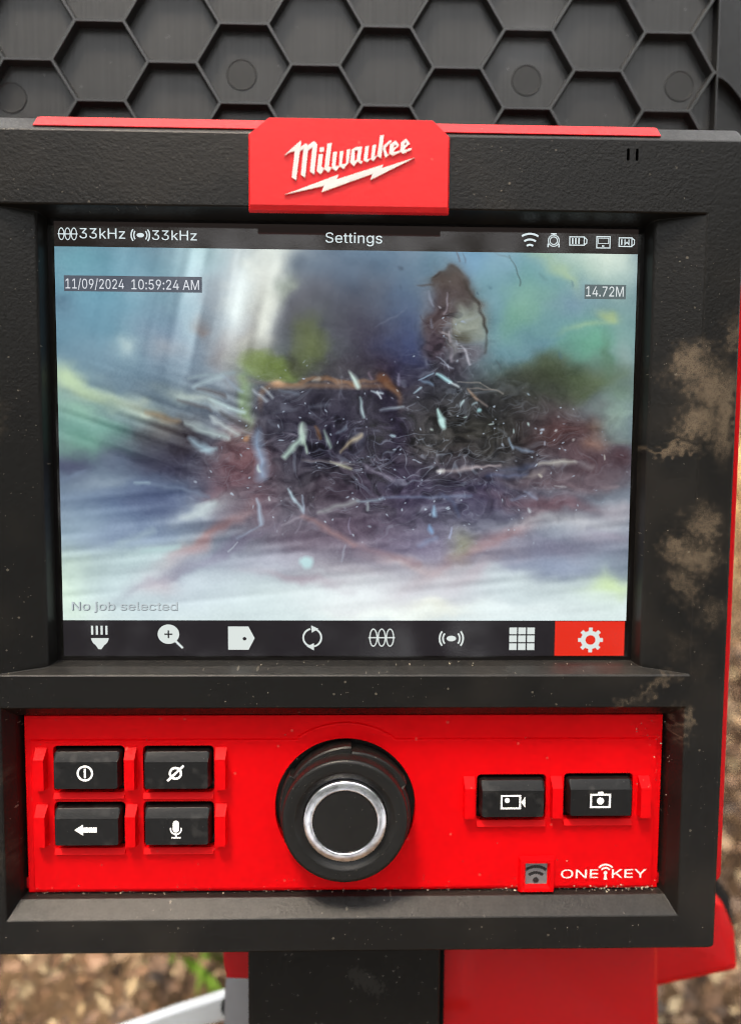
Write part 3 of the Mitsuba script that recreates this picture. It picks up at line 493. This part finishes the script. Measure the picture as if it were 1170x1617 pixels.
def lin(c): return np.where(np.asarray(c) / 255 < .04045, np.asarray(c) / 255 / 12.92, ((np.asarray(c) / 255 + .055) / 1.055) ** 2.4)
def footage(p, n, uv):
    """the live picture: a blurred, backlit mass of wet roots and debris in a pipe, with glass reflections painted in"""
    X, Y = uv.x * 1000, uv.y * 750
    wx = (noise(X / 46, Y / 34, 1.0) - .5) * 26 + (noise(X / 15, Y / 13, 4.0) - .5) * 9
    wy = (noise(X / 50, Y / 36, 8.0) - .5) * 22 + (noise(X / 15, Y / 13, 6.0) - .5) * 8
    x, y = X + wx, Y + wy
    r, g, b = mi.Float(120), mi.Float(132), mi.Float(150)
    base = smoothstep(600.0, 670.0, Y)
    r, g, b = r + base * 80, g + base * 74, b + base * 64
    for cx, cy, rx, ry, rot, cr, cg, cb, a, hard in BLOBS:
        dx, dy = x - cx, y - cy
        if rot:
            c, s = math.cos(math.radians(rot)), math.sin(math.radians(rot)); dx, dy = dx * c + dy * s, dy * c - dx * s
        d2 = dr.square(dx / rx) + dr.square(dy / ry)
        m = dr.exp(d2 * -1.1)
        if hard: m = (1 - hard) * m + hard * dr.clip((1.15 - dr.sqrt(d2)) / .4, 0, 1)
        m *= a
        r += (cr - r) * m; g += (cg - g) * m; b += (cb - b) * m
    # fine fibres in the mass and drawn-out streaks below it
    core = dr.exp(-dr.square((X - 590) / 300) - dr.square((Y - 390) / 130)) + .8 * dr.exp(-dr.square((X - 678) / 42) - dr.square((Y - 195) / 75))
    f = mi.Float(0)
    for k, (ang, fx, fy) in enumerate(((20, 70, 11), (-35, 60, 10), (75, 50, 9), (-8, 110, 12))):
        c, s = math.cos(math.radians(ang)), math.sin(math.radians(ang))
        q = noise((x * c + y * s) / fx, (y * c - x * s) / fy, 3.0 + 7 * k)
        f = dr.maximum(f, smoothstep(.88, 1.0, 1 - dr.abs(2 * q - 1)) * smoothstep(.52, .85, noise(x / 40 + 11 * k, y / 40, 2.0)))
    for k, (ang, fx, fy) in enumerate(((10, 26, 4.5), (60, 22, 4.5), (-50, 24, 4.0), (-15, 34, 5))):
        c, s = math.cos(math.radians(ang)), math.sin(math.radians(ang))
        q = noise((x * c + y * s) / fx, (y * c - x * s) / fy, 63.0 + 7 * k)
        f = dr.maximum(f, smoothstep(.84, 1.0, 1 - dr.abs(2 * q - 1)) * smoothstep(.68, .9, noise(x / 26 + 11 * k, y / 26, 72.0)) * 1.1)
    d1, _, rr = voronoi(x / 15, y / 13)
    glint = smoothstep(.20, .06, d1) * smoothstep(.80, .9, rr) * smoothstep(.1, .4, core * noise(x / 60, y / 50, 80.0) * 2)
    f = dr.maximum(f * core * .5, glint * .9)
    dark = smoothstep(.45, .8, noise(x / 17, y / 11, 21.0)) * core * .7
    r, g, b = r * (1 - dark * .55), g * (1 - dark * .55), b * (1 - dark * .5)
    r += (164 - r) * f; g += (170 - g) * f; b += (190 - b) * f
    low = smoothstep(380.0, 520.0, Y) * smoothstep(690.0, 640.0, Y)
    k = (noise((X * .97 - Y * .24) / 120, (Y + X * .1) / 10, 31.0) - .5) * 34 * low + (noise(X / 3.0, Y / 3.0, 41.0) - .5) * 7
    r += k; g += k; b += k
    jx, jy = (noise(X / 11, Y / 11, 51.0) - .5) * 2.6, (noise(X / 11, Y / 11, 57.0) - .5) * 2.6
    # painted reflection: a darker rounded rectangle with a warm upper edge
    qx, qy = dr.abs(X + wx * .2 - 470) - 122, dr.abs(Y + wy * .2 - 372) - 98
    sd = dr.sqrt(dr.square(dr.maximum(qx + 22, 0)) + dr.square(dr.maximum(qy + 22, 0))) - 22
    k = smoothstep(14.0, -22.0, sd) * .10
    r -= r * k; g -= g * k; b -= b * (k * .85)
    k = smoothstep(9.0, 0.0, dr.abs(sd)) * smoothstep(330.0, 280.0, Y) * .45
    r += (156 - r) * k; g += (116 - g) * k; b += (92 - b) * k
    # painted reflection of pale upright folds over the upper left, and soft rays fanning out of the left of the mass
    fold_reflection = (noise((X + Y * .22) / 13, Y / 210, 101.0) * .6 + noise((X + Y * .22) / 31, Y / 160, 105.0) * .6 - .55) * dr.exp(-dr.square((X - 265) / 130) - dr.square((Y - 110) / 130))
    r += fold_reflection * 120; g += fold_reflection * 122; b += fold_reflection * 120
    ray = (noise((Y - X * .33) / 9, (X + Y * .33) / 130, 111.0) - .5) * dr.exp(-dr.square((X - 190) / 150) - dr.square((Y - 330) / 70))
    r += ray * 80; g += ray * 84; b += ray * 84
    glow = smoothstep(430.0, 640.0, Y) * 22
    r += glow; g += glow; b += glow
    for x0, y0, x1, y1, wd, cr, cg, cb, a, blur in STRANDS:
        ex, ey = x1 - x0, y1 - y0; l2 = ex * ex + ey * ey + 1e-6
        dx, dy = X + wx * .42 + jx - x0, Y + wy * .42 + jy - y0
        t = dr.clip((dx * ex + dy * ey) / l2, 0, 1)
        d = dr.sqrt(dr.square(dx - t * ex) + dr.square(dy - t * ey))
        m = dr.clip((wd * (.25 + .5 * t * (1.35 - t)) + blur * .6 - d) / (blur * 1.6 + .01), 0, 1) * (a * .95)
        r += (cr - r) * m; g += (cg - g) * m; b += (cb - b) * m
    grid = 1.0
    mottle = (noise(x / 9, y / 7, 90.0) - .5) * 46 * core + (fbm(X / 60, Y / 40, 95.0) - .5) * 18
    c = (mi.Color3f(r * .985, g * 1.02, b * .985) + mottle) * (1.07 / 255.0) - .012
    c = dr.power(dr.maximum(c - .012, 0), 2.25)
    return c * GAIN
SW, SH = 105.5, 79.125
def sx(x): return x * .211 - SW
def sy(y): return SH - y * .211
def gloss(colour=(0.006, 0.006, 0.007)):
    return {'type': 'principled', 'base_color': {'type': 'rgb', 'value': list(colour)}, 'roughness': 0.06, 'specular': 0.5}
scene['display_glass'] = gloss()
quad = np.array([[-SW, sy(686), 0], [SW, sy(686), 0], [SW, sy(42), 0], [-SW, sy(42), 0]])
quv = np.array([[0, 686 / 750], [1, 686 / 750], [1, 42 / 750], [0, 42 / 750]])
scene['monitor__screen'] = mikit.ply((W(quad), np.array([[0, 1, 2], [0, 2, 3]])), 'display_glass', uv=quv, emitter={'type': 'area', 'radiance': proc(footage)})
labels['monitor__screen'] = {'label': 'lit display showing a murky picture of roots and debris in a pipe, with painted reflections'}
put('monitor__screen_border', cap(sg.box(-108.2, -81.4, 108.2, 80.8), -0.05), 'glass_border', smooth=False)
def lit(colour, k=1.0): return {'type': 'area', 'radiance': {'type': 'rgb', 'value': (lin(colour) * GAIN * k).tolist()}}
def show(name, shape, colour, w, k=1.0):
    """a flat lit shape of the display's interface; shape in display dots (1000 x 750, y down) or a ready mesh"""
    if not isinstance(shape, trimesh.Trimesh):
        shape = sa.affine_transform(shape, [.211, 0, 0, -.211, -SW, SH]).buffer(0)
        shape = cap(shape, w)
    return put('monitor__screen__' + name, shape, 'display_glass', smooth=False, emitter=lit(colour, k))
def words(name, s, height, x, y, width, w, colour, bold=False):
    m = text(s, height * .211, sx(x), sy(y), 0, .01, bold, width=width * .211)
    keep = np.abs(m.vertices[m.faces][:, :, 2] - .01).max(1) < 1e-6
    m = trimesh.Trimesh(m.vertices, m.faces[keep], process=False); m.vertices[:, 2] = w
    return show(name, m, colour, w)
WHITE = (222, 236, 238)
show('status_bar', box(0, 0, 1000, 42), (36, 30, 28), .01)
show('toolbar', box(0, 686, 872, 750), (36, 32, 36), .01)
show('settings_tile', box(872, 687, 998, 750), (236, 46, 26), .03)
# upper status line
def coils(cx, cy, a, b, wd):
    out = [line([(cx - a * 3.2, cy), (cx + a * 3.2, cy)], wd)]
    for k in (-1, 0, 1):
        e = P(ellipse(cx + k * a * 2, cy, a, b)); out.append(e.difference(P(ellipse(cx + k * a * 2, cy, a - wd, b - wd))))
    return unary_union(out)
def sonde(cx, cy, s):
    out = [P(ellipse(cx, cy, 8.5 * s, 5 * s))]
    for r, wd in ((15, 3), (21, 3.2)):
        for a in (-38, 142): out.append(line(arc(cx, cy, r * s, a, a + 76), wd * s))
    return unary_union(out)
show('coil_icon', coils(23, 21, 5.3, 10.5, 1.7), WHITE, .04)
words('frequency_text', '33kHz', 17, 43, 28, 77, .04, WHITE)
show('sonde_icon', sonde(145.5, 21.5, .74), WHITE, .04)
words('frequency_text', '33kHz', 16, 165, 29, 76, .04, WHITE)
words('title_text', 'Settings', 17, 460, 29.5, 97, .04, WHITE)
show('wireless_icon', unary_union([line(arc(812, 37, r, 180 + q, 360 - q), 3.4) for r, q in ((27, 58), (17.5, 55), (8.5, 50))]), WHITE, .04)
ring = P(ellipse(853, 21, 7.2, 7.2)).difference(P(ellipse(853, 21, 5.6, 5.6))).union(P(ellipse(853, 21, 10.3, 10.3)).difference(P(ellipse(853, 21, 8.7, 8.7))))
show('camera_head_icon', unary_union([ring, line([(848, 9.2), (858, 9.2)], 2), line([(853, 9), (853, 12)], 3), line([(843.5, 26), (843.5, 32)], 2.4), line([(862.5, 26), (862.5, 32)], 2.4)]), WHITE, .04)
def frame(x0, y0, x1, y1, t): return box(x0, y0, x1, y1).difference(box(x0 + t, y0 + t, x1 - t, y1 - t))
show('battery_icon', unary_union([frame(880, 13, 907, 29, 1.9), line([(907, 15), (910.5, 18), (910.5, 24), (907, 27)], 1.8)] + [box(884.5 + 5.5 * k, 16, 887.3 + 5.5 * k, 26) for k in range(3)]), WHITE, .04)
show('monitor_icon', unary_union([frame(927, 12, 952, 33, 1.9), frame(930, 15, 949, 25, 1.2), box(937, 27.5, 941, 30)]), WHITE, .04)
show('battery_icon', unary_union([frame(966, 13.5, 990, 30, 1.9), line([(990, 15.5), (993.5, 18), (993.5, 25), (990, 28)], 1.8), box(970, 17, 972.5, 26.5), line([(977, 17), (977, 25.5), (980.5, 22), (984, 25.5), (984, 17)], 1.9)]), WHITE, .04)
# picture captions
show('date_box', box(15, 90, 249, 116.5), (86, 92, 104), .02)
words('date_text', '11/09/2024', 16.5, 17.5, 112, 99, .04, (226, 230, 236))
words('time_text', '10:59:24 AM', 16.5, 129, 112, 115, .04, (226, 230, 236))
show('distance_box', box(909, 94.5, 981.5, 119), (96, 110, 112), .02)
words('distance_text', '14.72M', 17, 911.5, 114.5, 66, .04, (226, 232, 232))
words('job_text', 'No job selected', 14.5, 16.4, 668.6, 185, .02, (112, 122, 126), True)
words('job_text', 'No job selected', 14.5, 15.6, 667.8, 185, .04, (200, 210, 214))
# toolbar icons
ICON = (226, 234, 230)
show('spray_icon', unary_union([box(48.5 + 8.3 * k, 696, 52.3 + 8.3 * k, 712) for k in range(4)] + [P([(48, 718)] + [(79.5, 718)] + arc(63.7, 717, 15.5, 10, 170, 14)).buffer(0).union(P([(54, 728), (73, 728), (66, 738), (61, 738)]))]), ICON, .04)
lens = P(ellipse(184, 711, 19, 17.5)).difference(unary_union([line([(177, 711), (191, 711)], 2.6), line([(184, 704), (184, 718)], 2.6)]))
show('magnifier_icon', lens.union(line([(196, 723), (209, 736)], 4)), ICON, .04)
show('tag_icon', P([(289, 697), (325, 697), (336, 718), (325, 739), (289, 739)]).difference(P(ellipse(318, 719, 3.4, 3.0))), ICON, .04)
show('rotate_icon', unary_union([line(arc(438, 717, 16, 100, 258), 3.2), line(arc(438, 717, 16, -80, 78), 3.2), P([(436, 695), (449, 701), (437, 708)]), P([(441, 727), (428, 733), (441, 740)])]), ICON, .04)
show('coil_icon', coils(561.5, 717, 7.4, 16.5, 2.2), ICON, .04)
show('sonde_icon', sonde(686, 718.5, 1.0), ICON, .04)
for a in range(3):
    for b in range(3):
        show('grid_icon_square', box(790 + 16 * a, 698.5 + 14.4 * b, 803.5 + 16 * a, 710.5 + 14.4 * b), ICON, .04)
gear = [P(ellipse(936.5, 721, 17.5, 16.5))]
for k in range(8):
    gear.append(sa.rotate(box(933, 698.5, 940, 708), 45 * k, origin=(936.5, 721)))
show('gear_icon', unary_union(gear).difference(P(ellipse(936.5, 721, 9, 8.6))), ICON, .05)

# ------------------------------------------------------------------ the red control panel
KU, KV = -0.4, -135.8
BUTTONS = [(-95.6, -120.2), (-62.6, -120.3), (-95.7, -141.7), (-62.7, -141.7), (62.2, -131.8), (95.3, -131.5)]
wells = [rrect(u - 13.1, u + 13.2, v - 9.6, v + 8.3, 1.6, 4) for u, v in BUTTONS]
dial_well = ellipse(KU, KV, 26.4, 26.4, 64)
win_hole = crect(72.3, -162.4, 9.0, 9.0)
arcp = arc(KU, KV, 32.3, 56.0, 124.0, 28)
body = np.array([(-117.3, -168.2), (117.5, -168.2), (117.5, -109.9), (18.2, -109.9)] + arcp + [(-18.6, -109.9), (-117.3, -109.9)])
def wells_of(hs): return hs
put('monitor__control_panel', [prism(rect(-119.6, 119.7, -169.2, -100.9), .9, 2.9, .3, [dial_well, win_hole] + wells), prism(body, 2.7, 4.0, .9, [dial_well, win_hole] + wells)], 'red_plastic', smooth=28)
labels['monitor__control_panel'] = {'label': 'bright red control panel under the display'}
kp = ['power', 'crossed circle', 'back arrow', 'microphone', 'video camera', 'photo camera']
def button(k):
    u, v = BUTTONS[k]
    a = rrect(u - 12.3, u + 12.3, v - 7.4, v + 6.9, 1.5, 5)
    b = a + [0, 0]; b = inset(a, .35)
    c = inset(a, .8); c[c[:, 1] > v, 1] = np.minimum(c[c[:, 1] > v, 1], v + 3.5)
    b2 = b.copy()
    key = put('monitor__button', [loft([at(a, 1.0), at(a, 5.4), at(b, 5.9), at(c, 7.6)]), cap(P(c), 7.6)], 'key_rubber', smooth=35)
    labels[key] = {'label': f'black key with a white {kp[k]} symbol'}
    return key, u - .25, v - .75
def stroke(*a, **k): return line(*a, **k)
ICONS = []
c0 = lambda r, t: P(ellipse(0, 0, r, r)).difference(P(ellipse(0, 0, r - t, r - t)))
ICONS.append(c0(3.0, .75).union(box(-.38, -1.75, .38, 1.75)))
ICONS.append(c0(2.45, .85).union(line([(-3.0, -2.9), (3.0, 2.9)], .85)))
ICONS.append(P([(-4.2, 0), (-1.0, 2.1), (-1.0, .95), (4.0, .95), (4.0, -.95), (-1.0, -.95), (-1.0, -2.1)]))
ICONS.append(unary_union([line([(0, .0), (0, 2.2)], 2.3, 'round'), line(arc(0, .1, 1.95, 180, 360, 16), .5).union(line([(-1.95, .1), (-1.95, .6)], .5)).union(line([(1.95, .1), (1.95, .6)], .5)), box(-.3, -3.2, .3, -1.8), box(-1.7, -3.4, 1.7, -2.9)]))
ICONS.append(unary_union([box(-4.4, -2.8, 3.2, 2.6).difference(box(-3.75, -2.2, 2.55, 2.0)), P(ellipse(-2.0, .55, .95, .95)), P([(3.3, -.2), (4.8, 1.9), (4.8, -2.2)])]))
ICONS.append(unary_union([box(-3.9, -2.8, 3.9, 2.6).difference(box(-3.2, -2.15, 3.2, 1.95)), box(-1.0, 2.5, 1.0, 3.4), P(ellipse(0, -.1, 1.35, 1.35))]))
for k in range(6):
    key, u, v = button(k)
    put(key + '__symbol', solid(sa.translate(ICONS[k], u, v), 7.5, 7.72), 'white_print', smooth=False, emitter=lit((255, 252, 244), .5))   # added glow that lifts the printed symbols to white
    cu, cv = BUTTONS[k]
    # slanted lip below each key
    a = rect(cu - 13.1, cu + 13.1, cv - 11.7, cv - 9.7)
    put('monitor__control_panel__lip', tm([[a[0, 0], a[0, 1], 4.0], [a[1, 0], a[1, 1], 4.0], [a[2, 0], a[2, 1], 4.0], [a[3, 0], a[3, 1], 4.0], [a[0, 0] + .2, a[0, 1] + .2, 5.3], [a[1, 0] - .2, a[1, 1] + .2, 5.3]],
        [[4, 5, 2, 3], [0, 1, 5, 4], [0, 4, 3, 3], [1, 2, 5, 5]]), 'red_plastic', smooth=False)
for cv, us in ((-120.2, (-112.9, -79.9, -46.6)), (-141.9, (-113.0, -79.9, -46.7)), (-131.8, (46.1, 79.0, 112.4))):
    for cu in us:
        a = rect(cu - 2.1, cu + 2.1, cv - 7.8, cv + 7.7); t = a.copy(); t[:, 0] += np.array([.25, -.25, -.25, .25]); t[:2, 1] += .4; t[2:, 1] -= 3.6
        m_ = a.copy(); m_[:2, 1] += .15
        put('monitor__control_panel__guard', [loft([at(a, 3.5), at(a, 4.3), at(t, 7.4)]), cap(P(t), 7.4)], 'red_plastic', smooth=False)

# sensor window and the lettering beside it
wu, wv = 72.4, -162.4
o = crect(wu, wv, 14.0, 14.0); o2 = crect(wu, wv, 12.6, 12.6); i2 = crect(wu, wv, 9.9, 9.9); i3 = crect(wu, wv, 8.2, 8.2)
put('monitor__sensor__surround', loft([at(o, 3.9), at(o2, 6.0), at(i2, 6.0), at(i3, 4.4), at(i3, 2.5)]), 'red_plastic', smooth=20)
put('monitor__sensor__window', prism(i3, 2.0, 4.3), 'sensor_window')
wifi = unary_union([line(arc(wu - .1, wv - 3.6, r, q, 180 - q, 20), 1.15) for r, q in ((6.4, 52), (4.0, 48))] + [P(ellipse(wu - .1, wv - 2.6, 1.15, 1.15))])
put('monitor__sensor__symbol', solid(wifi, 4.25, 4.34), 'black_print', smooth=False)
def letters(s, u, width, key):
    m = text(s, 3.35, u, -164.5, 3.95, .12, False, width=width); put(key, m, 'white_print', smooth=False)
letters('ONE', 82.0, 14.3, 'monitor__control_panel__lettering')
letters('KEY', 101.6, 13.2, 'monitor__control_panel__lettering')
ant = unary_union([line(arc(99.1, -162.6, r, 40, 140, 16), .62) for r in (2.05, 3.35)] + [P(ellipse(99.1, -162.5, .72, .72)), P([(98.9, -162.4), (99.3, -162.4), (99.75, -165.2), (98.45, -165.2)])])
put('monitor__control_panel__lettering', solid(ant, 3.95, 4.07), 'white_print', smooth=False)
labels['monitor__control_panel__lettering_002'] = {'label': 'white antenna sign between the two words'}

# dial
nseg, nt = 6, 240
t = np.arange(nt) * 2 * np.pi / nt; saw = ((t / (2 * np.pi) * nseg - .42) % 1.0)
rs = 23.6 + 1.5 * (1 - saw)
def ringl(r, w): return np.c_[KU + r * np.cos(t), KV + r * np.sin(t), np.broadcast_to(w, (nt,))]
put('monitor__dial__skirt', loft([ringl(rs, 1.0), ringl(rs, 8.4 + 1.2 * saw), ringl(rs - .5, 9.0 + 1.2 * saw), ringl(np.full(nt, 22.0), 9.4 + 1.2 * saw)]), 'knob_rubber', smooth=30)
put('monitor__dial__knob', lathe([(22.9, 8.0), (22.95, 14.6), (22.75, 15.4), (22.2, 15.9), (21.4, 16.1), (18.6, 16.0), (17.9, 15.6), (16.6, 14.6), (16.0, 14.2), (15.4, 14.0), (15.2, 12.8)], 128, (KU, KV)), 'knob_rubber', smooth=35)
put('monitor__dial__ring', lathe([(15.1, 12.5), (15.1, 15.4), (14.9, 15.7), (14.6, 15.95), (13.4, 16.25), (12.2, 16.3), (11.8, 16.15), (11.65, 15.8), (11.6, 14.5)], 128, (KU, KV)), 'chrome', smooth=60)
labels['monitor__dial__ring'] = {'label': 'shiny silver ring'}
put('monitor__dial__centre', lathe([(11.6, 14.0), (11.55, 15.5), (11.2, 15.7), (0.01, 15.9)], 96, (KU, KV)), 'knob_rubber', smooth=30)

# crumbs of dry soil caught on the ledges and the panel
def crumbs(n, u, v, w, s):
    P0 = np.c_[rng.uniform(*u, n), rng.uniform(*v, n), rng.uniform(*w, n)]; out = []
    tet = np.array([[1, 1, 1], [1, -1, -1], [-1, 1, -1], [-1, -1, 1.0]]); F = np.array([[0, 1, 2], [0, 3, 1], [0, 2, 3], [1, 3, 2]])
    V = P0[:, None] + (tet[None] + rng.normal(0, .4, (n, 4, 3))) * (rng.uniform(.35, 1, n) ** 2 * s)[:, None, None]
    return trimesh.Trimesh(V.reshape(-1, 3), (F[None] + 4 * np.arange(n)[:, None, None]).reshape(-1, 3), process=False)
put('soil_crumbs', [crumbs(150, (-119, 119), (-169.3, -168.6), (2.8, 4.6), .26), crumbs(90, (60, 119), (-169.6, -167.0), (3.6, 4.6), .3), crumbs(40, (-119, 119), (-167.5, -105), (4.0, 4.1), .18), crumbs(28, (-137, 137), (-186, -176), (11.9, 12.0), .17),
     crumbs(60, (-107, 107), (-81.6, -80.9), (1, 6), .2), crumbs(50, (-137, -126), (-80, 70), (11.9, 12), .18), crumbs(30, (112, 137), (-180, 90), (11.9, 12), .15), crumbs(25, (-130, 130), (-94, -85), (11.9, 12), .18), crumbs(30, (108, 124), (-135, -102), (4, 8), .3)], 'dust', smooth=False)
labels['soil_crumbs'] = {'label': 'pale crumbs of dry soil scattered over the ledges of the monitor', 'category': 'soil', 'kind': 'stuff'}
